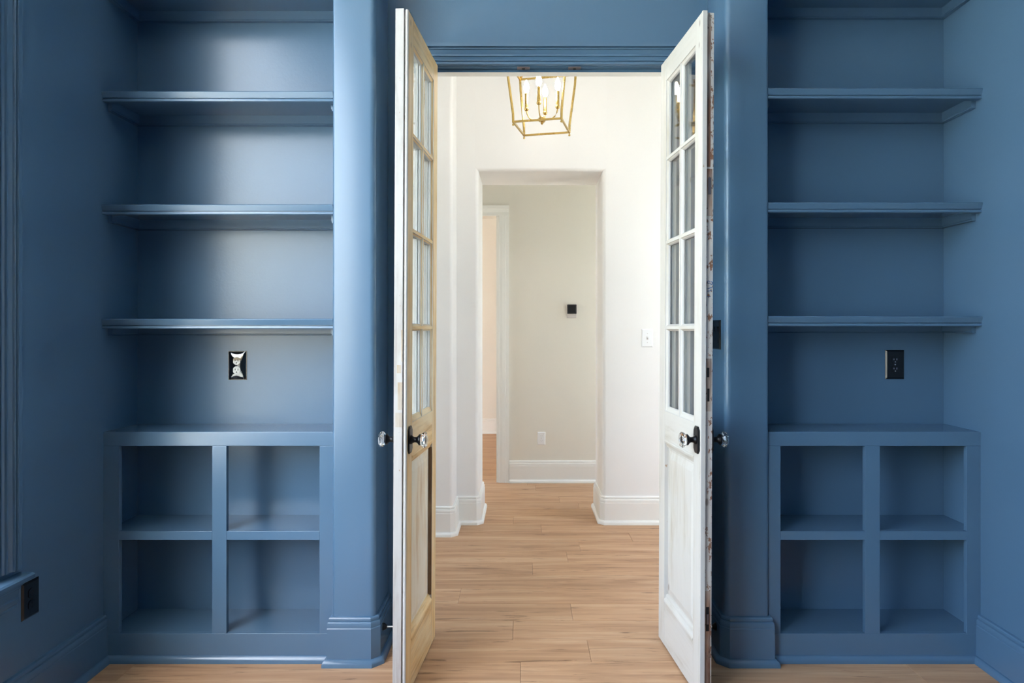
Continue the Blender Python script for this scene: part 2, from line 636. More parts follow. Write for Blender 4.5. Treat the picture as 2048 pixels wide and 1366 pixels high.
# hall walls
XP = -0.445
R = 0.025
left_stub = [(XHL, YS), (XHL, 4.31)] + arc(XP - R, 4.31 + R, R, 270, 360, 6) + [(XP, YS)]
wall('wall_hall_left', MB().prism(flat(left_stub, 0), (0, 0, ZC)), M_WHITE, 'white wall stub with rounded corner beside the pine door', smooth=35)
OP0, OP1, OPZ = -0.298, 0.535, 2.366
m = MB()
m.prism(flat([(XHL, YS2), (XHL, YS)] + arc(OP0 - R, YS + R, R, 270, 360, 6) + arc(OP0 - R, YS2 - R, R, 0, 90, 6), 0), (0, 0, ZC))
m.prism(flat(arc(OP1 + R, YS2 - R, R, 90, 180, 6) + arc(OP1 + R, YS + R, R, 180, 270, 6) + [(XHR, YS), (XHR, YS2)], 0), (0, 0, ZC))
hd = [(YS, ZC)] + [(y, z) for y, z in arc(YS + R, OPZ + R, R, 180, 270, 6)] + [(y, z) for y, z in arc(YS2 - R, OPZ + R, R, 270, 360, 6)] + [(YS2, ZC)]
m.prism([(OP0 - R, y, z) for y, z in hd], (OP1 - OP0 + 2 * R, 0, 0))
wall('wall_hall_back', m, M_WHITE, 'white hall wall with a deep passage opening behind the lantern', smooth=35)
m = MB()
for z0, z1, a, b in ((0, 0.5, YH - 0.1, YS), (2.45, ZC, YH - 0.1, YS), (0.5, 2.45, YH - 0.1, 3.35), (0.5, 2.45, 3.95, YS)):
    m.box(XHL - TW, XHL, a, b, z0, z1)
m.box(XHL - TW, XHL, YS, 5.12, 0, ZC).box(XHL - TW, XHL, 5.74, YFAR + 0.12, 0, ZC).box(XHL - TW, XHL, 5.12, 5.74, 0, 0.3).box(XHL - TW, XHL, 5.12, 5.74, 2.7, ZC)
wall('wall_hall_end', m, M_WHITE, 'white end wall of the hall')
wall('wall_hall_right', MB().box(XHR, XHR + TW, YH, 3.35, 0, ZC).box(XHR, XHR + TW, 3.95, 5.12, 0, ZC).box(XHR, XHR + TW, 3.35, 3.95, 0, 0.7).box(XHR, XHR + TW, 3.35, 3.95, 3.2, ZC).box(XHR, XHR + TW, 5.74, YFAR, 0, ZC).box(XHR, XHR + TW, 5.12, 5.74, 0, 0.3).box(XHR, XHR + TW, 5.12, 5.74, 2.7, ZC), M_WHITE, 'white right end wall of the hall')
FD0, FD1, FDZ = -1.05, -0.209, 2.272
m = MB().box(XHL, FD0, YFAR, YFAR + 0.12, 0, ZC).box(FD1, XHR + TW, YFAR, YFAR + 0.12, 0, ZC).box(FD0, FD1, YFAR, YFAR + 0.12, FDZ, ZC)
wall('wall_far', m, M_GREIGE, 'beige wall at the end of the passage with a doorway')
m = MB().box(-3.2, XHR, 8.57, 8.7, 0, ZC)
wall('wall_far_room', m, M_GREIGE, 'beige back wall of the room seen through the far doorway')
wall('wall_far_room_left', MB().box(-3.35, -3.2, YFAR, 6.8, 0, ZC).box(-3.35, -3.2, 7.4, 8.7, 0, ZC).box(-3.35, -3.2, 6.8, 7.4, 0, 0.9).box(-3.35, -3.2, 6.8, 7.4, 2.3, ZC), M_GREIGE, 'beige left wall of the far room')
wall('wall_far_room_right', MB().box(XHR, XHR + TW, YFAR + 0.12, 8.7, 0, ZC), M_GREIGE, 'beige right wall of the far room')


# ------------------------------------------------------------------ baseboards
def base_prof():
    return [(0, 0), (0.018, 0), (0.018, 0.143), (0.016, 0.146), (0.0165, 0.150), (0.0165, 0.163), (0.014, 0.168),
            (0.010, 0.1695), (0.010, 0.171), (0.012, 0.173), (0.012, 0.180), (0.009, 0.185), (0, 0.187)]


def shoe_prof(d0=0.018):
    return [(d0, 0), (d0 + 0.016, 0), (d0 + 0.016, 0.012), (d0 + 0.012, 0.021), (d0 + 0.006, 0.026), (d0, 0.027)]


def baseboard(name, path, mat, label):
    o = MB().sweep(base_prof(), path).build(name, mat, smooth=30)
    MB().sweep(shoe_prof(), path).build('shoe_moulding', mat, o, smooth=30)
    return tag(o, label, 'baseboard', kind='structure')


CH = 0.020
baseboard('baseboard_left', [(XL, YF), (XL, YREAR)], M_BLUE_TRIM, 'blue baseboard along the wall under the window')
baseboard('baseboard_right', [(XR, YREAR), (XR, YF)], M_BLUE_TRIM, 'blue baseboard along the plain right wall')
baseboard('baseboard_pier_left', [(PL1, YB), (PL1, YC + CH), (PL1 - CH, YC), (PL0, YC), (PL0, YF)], M_BLUE_TRIM,
          'blue baseboard wrapping the left pier with a clipped corner')
baseboard('baseboard_pier_right', [(PR1, YF), (PR1, YC), (PR0 + CH, YC), (PR0, YC + CH), (PR0, YB)], M_BLUE_TRIM,
          'blue baseboard wrapping the right pier with a clipped corner')
baseboard('baseboard_hall_left', [(OP0, YS2 - 0.02), (OP0, YS + 0.02), (OP0 - 0.02, YS), (XP, YS), (XP, 4.33), (XP - 0.02, 4.31), (XHL, 4.31)], M_WTRIM,
          'white baseboard stepping around the wall stub left of passage')
baseboard('baseboard_hall_right', [(XHR, YS), (OP1 + 0.02, YS), (OP1, YS + 0.02), (OP1, YS2 - 0.02)], M_WTRIM,
          'white baseboard right of the passage below the light switch')
baseboard('baseboard_far', [(XHR, YFAR), (FD1 + 0.092, YFAR)], M_WTRIM, 'white baseboard on the beige wall under the outlet')
baseboard('baseboard_far_room', [(XHR, 8.57), (-3.2, 8.57)], M_WTRIM, 'white baseboard of the room beyond the far doorway')

# ------------------------------------------------------------------ casings
CAS = [(0, 0), (0, 0.012), (0.003, 0.017), (0.009, 0.017), (0.011, 0.009), (0.0155, 0.009), (0.017, 0.016), (0.021, 0.016), (0.0225, 0.009),
       (0.034, 0.013), (0.036, 0.019), (0.042, 0.019), (0.044, 0.010), (0.062, 0.018), (0.064, 0.025), (0.0675, 0.025), (0.069, 0.018),
       (0.0715, 0.018), (0.073, 0.030), (0.0875, 0.030), (0.0875, 0)]


def casing_bar(mb, p0, vec, across, out, prof=CAS, mi=0):
    """moulding with its inner edge starting at p0, running along vec; across = away from the opening, out = off the wall"""
    p0, across, out = Vector(p0), Vector(across), Vector(out)
    mb.prism([p0 + across * w + out * d for w, d in prof], vec, mi)


# main double door frame
trim = empty('trim_1', (0, 0, 0))
tag(trim, 'blue moulded frame around the double door opening', 'door frame', kind='structure')
m = MB()
casing_bar(m, (JL - 0.0875, YB, ZHEAD + 0.003), (JR - JL + 0.175, 0, 0), (0, 0, 1), (0, -1, 0))
m.build('head_casing', M_BLUE_TRIM, trim)
m = MB()
casing_bar(m, (JL - 0.003, YB, 0), (0, 0, ZHEAD), (-1, 0, 0), (0, -1, 0))
m.build('side_casing', M_BLUE_TRIM, trim)
m = MB()
casing_bar(m, (JR + 0.003, YB, 0), (0, 0, ZHEAD), (1, 0, 0), (0, -1, 0))
m.build('side_casing', M_BLUE_TRIM, trim)
YST = 2.936   # stop
MB().box(JL, JR, YB, YST, ZHEAD, ZHEAD + 0.010).build('head_jamb', M_BLUE_TRIM, trim)
MB().box(JL, JR, YST, YH, ZHEAD - 0.012, ZHEAD + 0.010).build('head_stop', [M_BLUE_TRIM, M_WTRIM], trim, matfn=lambda n, c: 0 if n.y < -0.5 else 1)
MB().box(JL, JL + 0.012, YST, YH, 0, ZHEAD - 0.012).build('side_stop', [M_BLUE_TRIM, M_WTRIM], trim, matfn=lambda n, c: 0 if n.y < -0.5 else 1)
MB().box(JR - 0.012, JR, YST, YH, 0, ZHEAD - 0.012).build('side_stop', [M_BLUE_TRIM, M_WTRIM], trim, matfn=lambda n, c: 0 if n.y < -0.5 else 1)
MB().box(JL - 0.003, JL, YB - 0.001, YST, 0, ZHEAD).build('side_jamb', M_BLUE_TRIM, trim)
MB().box(JR, JR + 0.003, YB - 0.001, YST, 0, ZHEAD).build('side_jamb', M_BLUE_TRIM, trim)
for px in (1047, 1149):
    x = (px - 1046) / 1365 * 2.915
    o = MB().box(x - 0.027, x + 0.027, YB - 0.004, YST - 0.005, ZHEAD - 0.004, ZHEAD).build('strike_plate', M_BRONZE, trim, bevel=0.0012)
    o['label'] = 'small tarnished metal catch plate under the head casing'
    MB().lathe([(0.007, -0.006), (0.007, -0.0045)], (x, 2.918, ZHEAD), 'z', 12).build('catch_hole', M_DARK, o)

# far doorway casing
trim2 = tag(empty('trim_2', (0, 0, 0)), 'pale casing of the far doorway beyond the passage', 'door frame', kind='structure')
FC = [(0, 0), (0, 0.012), (0.006, 0.014), (0.03, 0.013), (0.055, 0.017), (0.06, 0.020), (0.088, 0.022), (0.088, 0)]
m = MB()
casing_bar(m, (FD1 + 0.002, YFAR, 0), (0, 0, FDZ), (1, 0, 0), (0, -1, 0), FC)
m.build('side_casing', M_WTRIM, trim2)
m = MB()
casing_bar(m, (FD0 - 0.002, YFAR, 0), (0, 0, FDZ), (-1, 0, 0), (0, -1, 0), FC)
m.build('side_casing', M_WTRIM, trim2)
m = MB()
casing_bar(m, (FD0 - 0.09, YFAR, FDZ), (FD1 - FD0 + 0.18, 0, 0), (0, 0, 1), (0, -1, 0), FC)
m.build('head_casing', M_WTRIM, trim2)
MB().box(FD1 - 0.018, FD1, YFAR, YFAR + 0.12, 0, FDZ - 0.0).build('jamb', M_WTRIM, trim2)
MB().box(FD0, FD0 + 0.018, YFAR, YFAR + 0.12, 0, FDZ - 0.0).build('jamb', M_WTRIM, trim2)

# ------------------------------------------------------------------ windows
win = tag(empty('window_1', (0, 0, 0)), 'window in the blue wall with moulded casing, stool and apron', 'window', kind='structure')
m = MB()
casing_bar(m, (XL, wy1, wz0), (0, 0, wz1 - wz0), (0, 1, 0), (1, 0, 0))
m.build('side_casing', M_BLUE_TRIM, win)
m = MB()
casing_bar(m, (XL, wy0, wz0), (0, 0, wz1 - wz0), (0, -1, 0), (1, 0, 0))
m.build('side_casing', M_BLUE_TRIM, win)
m = MB()
casing_bar(m, (XL, wy0 - 0.0875, wz1), (0, wy1 - wy0 + 0.175, 0), (0, 0, 1), (1, 0, 0))
m.build('head_casing', M_BLUE_TRIM, win)
ST = 0.511
stool = [(XL - 0.10, ST), (XL + 0.045, ST), (XL + 0.052, ST - 0.005), (XL + 0.052, ST - 0.016), (XL + 0.045, ST - 0.020), (XL - 0.10, ST - 0.020)]
MB().prism([(x, wy0 - 0.115, z) for x, z in stool], (0, wy1 - wy0 + 0.23, 0)).build('window_stool', M_BLUE_TRIM, win)
AP = [(0, 0), (0, 0.030), (0.012, 0.030), (0.016, 0.024), (0.022, 0.024), (0.026, 0.018), (0.05, 0.016), (0.055, 0.018), (0.07, 0.014), (0.075, 0.010), (0.085, 0.010), (0.085, 0)]
m = MB()
casing_bar(m, (XL, wy0 - 0.09, ST - 0.020), (0, wy1 - wy0 + 0.18, 0), (0, 0, -1), (1, 0, 0), AP)
m.build('apron', M_BLUE_TRIM, win)
fx0, fx1 = XL - 0.13, XL - 0.08
fw = 0.05
MB().box(fx0, fx1, wy0, wy0 + fw, wz0 + fw * 1.6, wz1 - fw).build('sash_stile', M_WTRIM, win)
MB().box(fx0, fx1, wy1 - fw, wy1, wz0 + fw * 1.6, wz1 - fw).build('sash_stile', M_WTRIM, win)
MB().box(fx0, fx1, wy0, wy1, wz0, wz0 + fw * 1.6).build('sash_rail', M_WTRIM, win)
MB().box(fx0, fx1, wy0, wy1, wz1 - fw, wz1).build('sash_rail', M_WTRIM, win)
NW = 2
for k in range(NW):
    ya, yb_ = wy0 + (wy1 - wy0) * k / NW, wy0 + (wy1 - wy0) * (k + 1) / NW
    if k:
        MB().box(fx0, fx1, ya - 0.022, ya + 0.022, wz0 + fw * 1.6, wz1 - fw).build('mullion', M_WTRIM, win)
    MB().box(fx0 + 0.02, fx0 + 0.024, ya + (0.022 if k else fw), yb_ - (0.022 if k < NW - 1 else fw), wz0 + fw * 1.6, wz1 - fw).build('pane', M_PANE, win)


def added_window(name, p0, p1, label):  # windows out of view, added only to let daylight in
    w = tag(empty(name, (0, 0, 0)), label, 'window', kind='structure')
    (x0, y0, z0), (x1, y1, z1) = p0, p1
    f = 0.05
    if x1 - x0 < y1 - y0:
        MB().box(x0, x1, y0, y0 + f, z0 + f, z1 - f).build('sash_stile', M_WTRIM, w)
        MB().box(x0, x1, y1 - f, y1, z0 + f, z1 - f).build('sash_stile', M_WTRIM, w)
        MB().box(x0 + 0.02, x0 + 0.024, y0 + f, y1 - f, z0 + f, z1 - f).build('pane', M_PANE, w)
    else:
        MB().box(x0, x0 + f, y0, y1, z0 + f, z1 - f).build('sash_stile', M_WTRIM, w)
        MB().box(x1 - f, x1, y0, y1, z0 + f, z1 - f).build('sash_stile', M_WTRIM, w)
        MB().box(x0 + f, x1 - f, y0 + 0.02, y0 + 0.024, z0 + f, z1 - f).build('pane', M_PANE, w)
    MB().box(x0, x1, y0, y1, z0, z0 + f).build('sash_rail', M_WTRIM, w)
    MB().box(x0, x1, y0, y1, z1 - f, z1).build('sash_rail', M_WTRIM, w)


added_window('added_window_2', (XHL - 0.13, 3.35, 0.5), (XHL - 0.08, 3.95, 2.45), 'added unseen window lighting the white hall from its left end')  # unseen, added to bring daylight into the hall
added_window('added_window_4', (XHL - 0.13, 5.12, 0.3), (XHL - 0.08, 5.74, 2.7), 'added unseen window lighting the corridor beyond the passage')  # unseen, added to lighten the corridor past the passage
added_window('added_window_5', (XHR + 0.08, 5.12, 0.3), (XHR + 0.13, 5.74, 2.7), 'added unseen window lighting the corridor from its right end')  # unseen, added so more daylight reaches the beige far wall
added_window('added_window_6', (XHR + 0.08, 3.35, 0.7), (XHR + 0.13, 3.95, 3.2), 'added unseen window lighting the white hall from its right end')  # unseen, added to light the hall and the pine door face
added_window('added_window_3', (-3.33, 6.8, 0.9), (-3.28, 7.4, 2.3), 'added unseen window lighting the far room from its left wall')  # unseen, added to brighten the back wall of the far room


# ------------------------------------------------------------------ alcove shelves and cabinets
NOSE = [(0.024, 0), (-0.009, 0), (-0.012, -0.0015), (-0.0135, -0.004), (-0.0125, -0.0075), (-0.006, -0.0250), (0.000, -0.0250), (0.000, -0.0275),
        (-0.0065, -0.029), (-0.008, -0.032), (-0.008, -0.036), (-0.006, -0.039), (0.024, -0.039)]
CT, CHH = 0.018, 0.043


def shelf(x0, x1, ztop, label, group):
    root = empty('wall_shelf', ((x0 + x1) / 2, YF, ztop))
    tag(root, label, 'shelf', group)
    h = (x1 - x0) / 2
    D = YB - YF
    MB().box(-h, h, 0.024, D, -0.023, 0).build('board', M_BLUE_TRIM, root)
    MB().prism([(-h, y, z) for y, z in NOSE], (2 * h, 0, 0)).build('nosing', M_BLUE_TRIM, root, smooth=28)
    zt = -0.023
    cl = [(0, zt), (-CT, zt), (-CT, zt - CHH + 0.008), (-CT + 0.004, zt - CHH + 0.006), (-CT + 0.004, zt - CHH + 0.003), (-CT + 0.001, zt - CHH), (0, zt - CHH)]
    MB().prism([(-h, D + y, z) for y, z in cl], (2 * h, 0, 0)).build('back_cleat', M_BLUE_TRIM, root)
    for s in (-1, 1):
        m = MB()
        m.prism([(s * (h + y), 0.028, z) for y, z in cl], (0, D - 0.028 - CT, 0))
        m.build('side_cleat', M_BLUE_TRIM, root)
    return root


names = ['topmost', 'second from top', 'third from top', 'lowest']
for side, x0, x1, zs in (('left of the doors', XL, PL0, (2.673, 2.2315, 1.790, 1.344)), ('right of the doors', PR1, XR, (2.687, 2.243, 1.798, 1.354))):
    for nm, z in zip(names, zs):
        shelf(x0, x1, z, f'blue moulded alcove shelf, {nm} in the alcove {side}', f'shelves in the alcove {side}')


def cabinet(x0, x1, s0, s1, s2, s3, label):
    """face-frame cabinet: outer stiles end at s0 / start at s3, middle stile s1..s2"""
    root = tag(empty('base_cabinet', ((x0 + x1) / 2, YF, 0)), label, 'cabinet', 'built-in cabinets under the alcove shelves')
    c = (x0 + x1) / 2
    D = YB - YF
    T = 0.020
    zt, zr, zm1, zm0, zb = 0.901, 0.846, 0.5125, 0.478, 0.112
    L, Rr = x0 - c, x1 - c
    MB().box(L, Rr, T, D, zt - 0.022, zt).build('top', M_BLUE_TRIM, root)
    MB().box(L, Rr, 0, T, zr, zt).build('top_rail', M_BLUE_TRIM, root, bevel=0.0015)
    MB().box(L, Rr, 0, T, 0, zb).build('bottom_rail', M_BLUE_TRIM, root, bevel=0.001)
    for a, b in ((x0, s0), (s1, s2), (s3, x1)):
        MB().box(a - c, b - c, 0, T, zb, zr).build('stile', M_BLUE_TRIM, root, bevel=0.001)
    for a, b in ((s0, s1), (s2, s3)):
        MB().box(a - c, b - c, 0, T, zm0, zm1).build('middle_rail', M_BLUE_TRIM, root, bevel=0.001)
    MB().box(L, Rr, T, D, zm1 - 0.02, zm1).build('inner_shelf', M_BLUE_TRIM, root)
    MB().box(L, Rr, T, D, zb - 0.02, zb).build('bottom_board', M_BLUE_TRIM, root)
    m = MB()
    m.prism([(L, -d, z) for d, z in shoe_prof(0.0)], (Rr - L, 0, 0))
    m.build('shoe_moulding', M_BLUE_TRIM, root, smooth=30)
    return root


cabinet(XL, PL0, -1.581, -1.217, -1.1605, -0.7965, 'brightly lit blue open cabinet with four cubbies, left of the doors')
cabinet(PR1, XR, 1.008, 1.3385, 1.397, 1.737, 'shaded blue open cabinet with four cubbies, right of the doors')


# ------------------------------------------------------------------ outlets and switches
def face_xf(origin, nrm):
    """local x = across the plate, y = out of the wall, z = up"""
    o = Vector(origin)
    n = Vector(nrm)
    a = Vector((0, 0, 1)).cross(n) * -1
    return lambda q: o + a * q.x + n * q.y + Vector((0, 0, 1)) * q.z


def plate_mesh(xf, w, h, d=0.006, slope=0.006):
    m = MB(xf)
    a, b = w / 2, h / 2
    a2, b2 = a - slope, b - slope
    m.add([(-a, 0, -b), (a, 0, -b), (a, 0, b), (-a, 0, b), (-a, 0.0015, -b), (a, 0.0015, -b), (a, 0.0015, b), (-a, 0.0015, b),
           (-a2, d, -b2), (a2, d, -b2), (a2, d, b2), (-a2, d, b2)],
          [(3, 2, 1, 0), (0, 1, 5, 4), (1, 2, 6, 5), (2, 3, 7, 6), (3, 0, 4, 7), (4, 5, 9, 8), (5, 6, 10, 9), (6, 7, 11, 10), (7, 4, 8, 11), (8, 9, 10, 11)])
    return m


def outlet(origin, nrm, w, h, mat, mat2, slot, label, cat='outlet', chrome=False):
    root = tag(empty('wall_outlet', origin), label, cat)
    xf = face_xf((0, 0, 0), nrm)
    if chrome:
        MB(xf).box(-w / 2, w / 2, 0, 0.002, -h / 2, h / 2).build('gasket', M_BLACK, root)
        # domed, softly rippled mirror plate
        m = MB(xf)
        nx, nz = 13, 19
        vs = []
        for j in range(nz):
            for i in range(nx):
                u, v = i / (nx - 1) * 2 - 1, j / (nz - 1) * 2 - 1
                ed = max(abs(u) ** 6, abs(v) ** 6)
                dome = 0.0045 * (1 - ed) + 0.0018 * math.cos(u * 3.0) * math.cos(v * 2.2)
                vs.append((u * (w / 2 - 0.0035), 0.004 + dome, v * (h / 2 - 0.003)))
        fs = [(j * nx + i, j * nx + i + 1, (j + 1) * nx + i + 1, (j + 1) * nx + i) for j in range(nz - 1) for i in range(nx - 1)]
        m.add(vs, fs)
        o = m.build('plate', mat, root, smooth=60)
        d = 0.0105
    else:
        plate_mesh(xf, w, h).build('plate', mat, root)
        d = 0.0062
    for s in (-1, 1):
        zc = s * 0.0195
        rec = arc(0, zc, 0.0165, 25, 155, 8) + arc(0, zc, 0.0165, 205, 335, 8)
        rec = [(x, z) for x, z in rec]
        f = MB(xf).prism([(x, d - 0.002, z) for x, z in rec], (0, 0.0035, 0)).build('receptacle', mat2, root)
        for x, hh in ((-0.006, 0.008), (0.006, 0.0065)):
            MB(xf).box(x - 0.0011, x + 0.0011, d + 0.001, d + 0.0019, zc + 0.003 - hh / 2, zc + 0.003 + hh / 2).build('slot', slot, f)
        MB(xf).prism([(x, d + 0.001, z) for x, z in arc(0, zc - 0.008, 0.0024, 0, 330, 10)], (0, 0.0009, 0)).build('ground_hole', slot, f)
    MB(xf).prism([(x, d - 0.0005, z) for x, z in arc(0, 0, 0.0028, 0, 330, 10)], (0, 0.0016, 0)).build('screw', slot, root)
    return root


outlet((-1.215, YB, 1.149), (0, -1, 0), 0.079, 0.1235, M_BLACKGLOSS, M_BLACKGLOSS, M_DARK, 'mirror-shiny black outlet reflecting daylight on the left alcove back', chrome=True)
outlet((1.582, YB, 1.153), (0, -1, 0), 0.080, 0.1235, M_BLACK, M_BLACK, M_STEEL, 'black outlet on the right alcove back')
outlet((XL, 2.272, 0.4056), (1, 0, 0), 0.080, 0.121, M_BLACK, M_BLACK, M_DARK, 'black outlet on the dark blue wall below the window stool')
outlet((0.157, YFAR, 0.376), (0, -1, 0), 0.068, 0.110, M_WPLASTIC, M_WPLASTIC, M_GREYPL, 'white outlet low on the beige wall beyond the passage')

# white toggle switch in the hall
sw = tag(empty('light_switch', (0.833, YS, 1.246)), 'white single toggle switch on the hall wall beside the right door', 'light switch')
xf = face_xf((0, 0, 0), (0, -1, 0))
plate_mesh(xf, 0.077, 0.122).build('plate', M_WPLASTIC, sw)
MB(xf).box(-0.0055, 0.0055, 0.0055, 0.0065, -0.012, 0.012).build('slot_frame', M_GREYPL, sw)
MB(xf).prism([(-0.004, 0.006, -0.006), (-0.004, 0.018, 0.004), (-0.004, 0.018, 0.010), (-0.004, 0.006, 0.008)], (0.008, 0, 0)).build('toggle', M_WPLASTIC, sw)
for z in (-0.03, 0.03):
    MB(xf).prism([(x, 0.0055, zz) for x, zz in arc(0, z, 0.0028, 0, 330, 10)], (0, 0.0012, 0)).build('screw', M_GREYPL, sw)

# black two-gang switch on the side of the right pier
sw = tag(empty('light_switch', (PR0, 2.773, 1.281)), 'glossy black switch plate on the side of the right pier', 'light switch')
xf = face_xf((0, 0, 0), (-1, 0, 0))
plate_mesh(xf, 0.120, 0.118).build('plate', M_BLACK, sw)
for x in (-0.023, 0.023):
    o = MB(xf).prism([(x - 0.0165, 0.005, -0.033), (x - 0.0165, 0.0075, -0.033), (x - 0.0165, 0.0055, 0), (x - 0.0165, 0.0095, 0.033), (x - 0.0165, 0.005, 0.033)],
                     (0.033, 0, 0)).build('rocker', M_BLACK, sw)

# thermostat
th = tag(empty('thermostat', (0.416, YFAR, 1.477)), 'square dark thermostat on the beige wall beyond the passage', 'thermostat')
MB().box(-0.041, 0.041, -0.006, 0, -0.075, 0.041).build('wall_plate', M_GREYPL, th, bevel=0.002)
MB().box(-0.040, 0.040, -0.022, -0.006, -0.040, 0.040).build('body', M_SCREEN, th, bevel=0.004)
MB().box(-0.030, 0.030, -0.0228, -0.022, -0.030, 0.030).build('screen', M_BLACK, th)


# ------------------------------------------------------------------ the old double doors
DW, DT, DH0, DH1 = 0.503, 0.045, 0.008, 2.415
SW = 0.076
ZG0, ZG1 = 0.968, 2.325       # glazed field
ZP0, ZP1 = 0.183, 0.850       # lower panel
MUNT_Z = (1.310, 1.659, 2.003)


def make_door(name, hinge, free, sv, mats, label, lean):
    faceV, faceH, edge, edgeH, panel_m = mats
    d = Vector((free[0] - hinge[0], free[1] - hinge[1]))
    rz = math.atan2(d.y, d.x)
    root = empty(name, (hinge[0] - 1.30 * lean, hinge[1], 0))
    root.rotation_euler = (Matrix.Rotation(lean, 3, 'Y') @ Matrix.Rotation(rz, 3, 'Z')).to_euler()
    tag(root, label, 'door', 'old double doors', 'structure')
    xf = lambda q: Vector((q.x, sv * q.y, q.z))

    def fn(nrm, c):
        return 0 if nrm.y * sv < -0.6 else 1

    def part(nm, mb, face, edg, parent=root, bevel=0.0012, **kw):
        return mb.build(nm, [face, edg], parent, matfn=fn, bevel=bevel, **kw)

    # stiles
    part('hinge_stile', MB(xf).box(0, SW, 0, DT, DH0, DH1), faceV, edge)
    st_free = MB(xf)
    if sv < 0:     # proud strip on the outer side, small bead on the inner side
        st_free.box(DW - SW, DW - 0.001, 0.0, DT, DH0, DH1)
        fs = part('meeting_stile', st_free, faceV, edge)
        part('meeting_strip', MB(xf).box(DW - 0.001, DW + 0.008, 0.0145, DT, DH0, DH1 + 0.003), M_EDGE, M_EDGE, fs)
        bead = [(DW - 0.001 + 0.006 * math.cos(math.radians(a)), 0.006 + 0.006 * math.sin(math.radians(a))) for a in range(-90, 91, 30)]
        part('meeting_bead', MB(xf).prism([(u, v, DH0) for u, v in bead], (0, 0, DH1 - DH0)), edge, edge, fs, bevel=0)
    else:
        st_free.box(DW - SW, DW - 0.012, 0.0, DT, DH0, DH1 - 0.002)
        fs = st_free.build('meeting_stile', [faceV, edge, M_CHIP], root, bevel=0.0012,
                           matfn=lambda n, c: 0 if n.y * sv < -0.6 else (2 if n.x > 0.6 else 1))
        part('meeting_lip', MB(xf).box(DW - 0.012, DW, 0.0, 0.017, DH0, DH1), faceV, edge, fs)

    a, b = SW, DW - SW
    for nm, z0, z1 in (('top_rail', ZG1, DH1), ('lock_rail', ZP1, ZG0), ('bottom_rail', DH0, ZP0)):
        part(nm, MB(xf).box(a, b, 0.0004, DT - 0.0004, z0, z1 - (0.001 if nm == 'top_rail' else 0)), faceH, edgeH)

    # muntins
    GV = 0.018
    def bar(half_f, half_w, half_b):
        return [(-half_f, 0.002), (half_f, 0.002), (half_f + 0.001, 0.005), (half_w - 0.003, 0.009), (half_w, 0.014), (half_w, GV),
                (half_b, GV), (half_b, DT - 0.002), (-half_b, DT - 0.002), (-half_b, GV), (-half_w, GV), (-half_w, 0.014), (-half_w + 0.003, 0.009), (-half_f - 0.001, 0.005)]
    uc = (a + b) / 2
    prof = bar(0.006, 0.014, 0.009)
    zr = [ZG0] + list(MUNT_Z) + [ZG1]
    for zc in MUNT_Z:
        part('crosswise_muntin', MB(xf).prism([(a, v, zc + w) for w, v in prof], (b - a, 0, 0)), faceH, edgeH, bevel=0)
    for k in range(4):
        z0, z1 = zr[k] + (0.006 if k else 0), zr[k + 1] - (0.006 if k < 3 else 0)
        part('upright_muntin', MB(xf).prism([(uc + w, v, z0) for w, v in prof], (0, 0, z1 - z0)), faceV, edge, bevel=0)
    # glazing beads round the glazed field
    gb = [(0, 0.003), (0.002, 0.005), (0.009, 0.009), (0.012, 0.014), (0.012, GV), (0, GV)]
    part('glazing_bead', MB(xf).prism([(a + w, v, ZG0) for w, v in gb], (0, 0, ZG1 - ZG0)), faceV, edge, bevel=0)
    part('glazing_bead', MB(xf).prism([(b - w, v, ZG0) for w, v in gb], (0, 0, ZG1 - ZG0)), faceV, edge, bevel=0)
    part('glazing_bead', MB(xf).prism([(a, v, ZG0 + w * 1.6) for w, v in gb], (b - a, 0, 0)), faceH, edgeH, bevel=0)
    part('glazing_bead', MB(xf).prism([(a, v, ZG1 - w) for w, v in gb], (b - a, 0, 0)), faceH, edgeH, bevel=0)
    # panes
    for k in range(4):
        for u0, u1 in ((a, uc - 0.009), (uc + 0.009, b)):
            z0, z1 = zr[k] + (0.009 if k else 0), zr[k + 1] - (0.009 if k < 3 else 0)
            MB(xf).box(u0, u1, GV + 0.0002, GV + 0.0032, z0, z1).build('pane', M_PANE, root)
    # putty strips behind the glass on the far side
    for k in range(4):
        z0, z1 = zr[k] + (0.009 if k else 0), zr[k + 1] - (0.009 if k < 3 else 0)
        for u, s in ((a, 1), (uc - 0.009, -1), (uc + 0.009, 1), (b, -1)):
            MB(xf).prism([(u, GV + 0.0034, z0), (u + s * 0.008, GV + 0.0034, z0), (u, GV + 0.012, z0)], (0, 0, z1 - z0)).build('putty_line', M_WASH, root)

    # lower panel: recessed board with a raised field, fat mouldings above and below
    PV = 0.016
    m = MB(xf)
    m.box(a, b, PV, DT - 0.010, ZP0, ZP1)
    pn = part('panel', m, panel_m, edge, bevel=0)
    i0, i1 = 0.022, 0.050
    rect = lambda i, v: [(a + i, v, ZP0 + 0.02 + i), (b - i, v, ZP0 + 0.02 + i), (b - i, v, ZP1 - 0.02 - i), (a + i, v, ZP1 - 0.02 - i)]
    m = MB(xf)
    m.add(rect(i0, PV - 0.0002) + rect(i1, PV - 0.007), [(4, 5, 6, 7), (0, 1, 5, 4), (1, 2, 6, 5), (2, 3, 7, 6), (3, 0, 4, 7)])
    m.build('panel_field', panel_m, pn)
    fat = [(0, 0.0), (0.004, -0.002), (0.012, 0.000), (0.022, 0.006), (0.030, 0.009), (0.034, PV), (0, PV)]
    part('panel_moulding', MB(xf).prism([(a, v, ZP0 + w) for w, v in fat], (b - a, 0, 0)), faceH, faceH, pn, bevel=0)
    part('panel_moulding', MB(xf).prism([(a, v, ZP1 - w) for w, v in fat], (b - a, 0, 0)), faceH, faceH, pn, bevel=0)
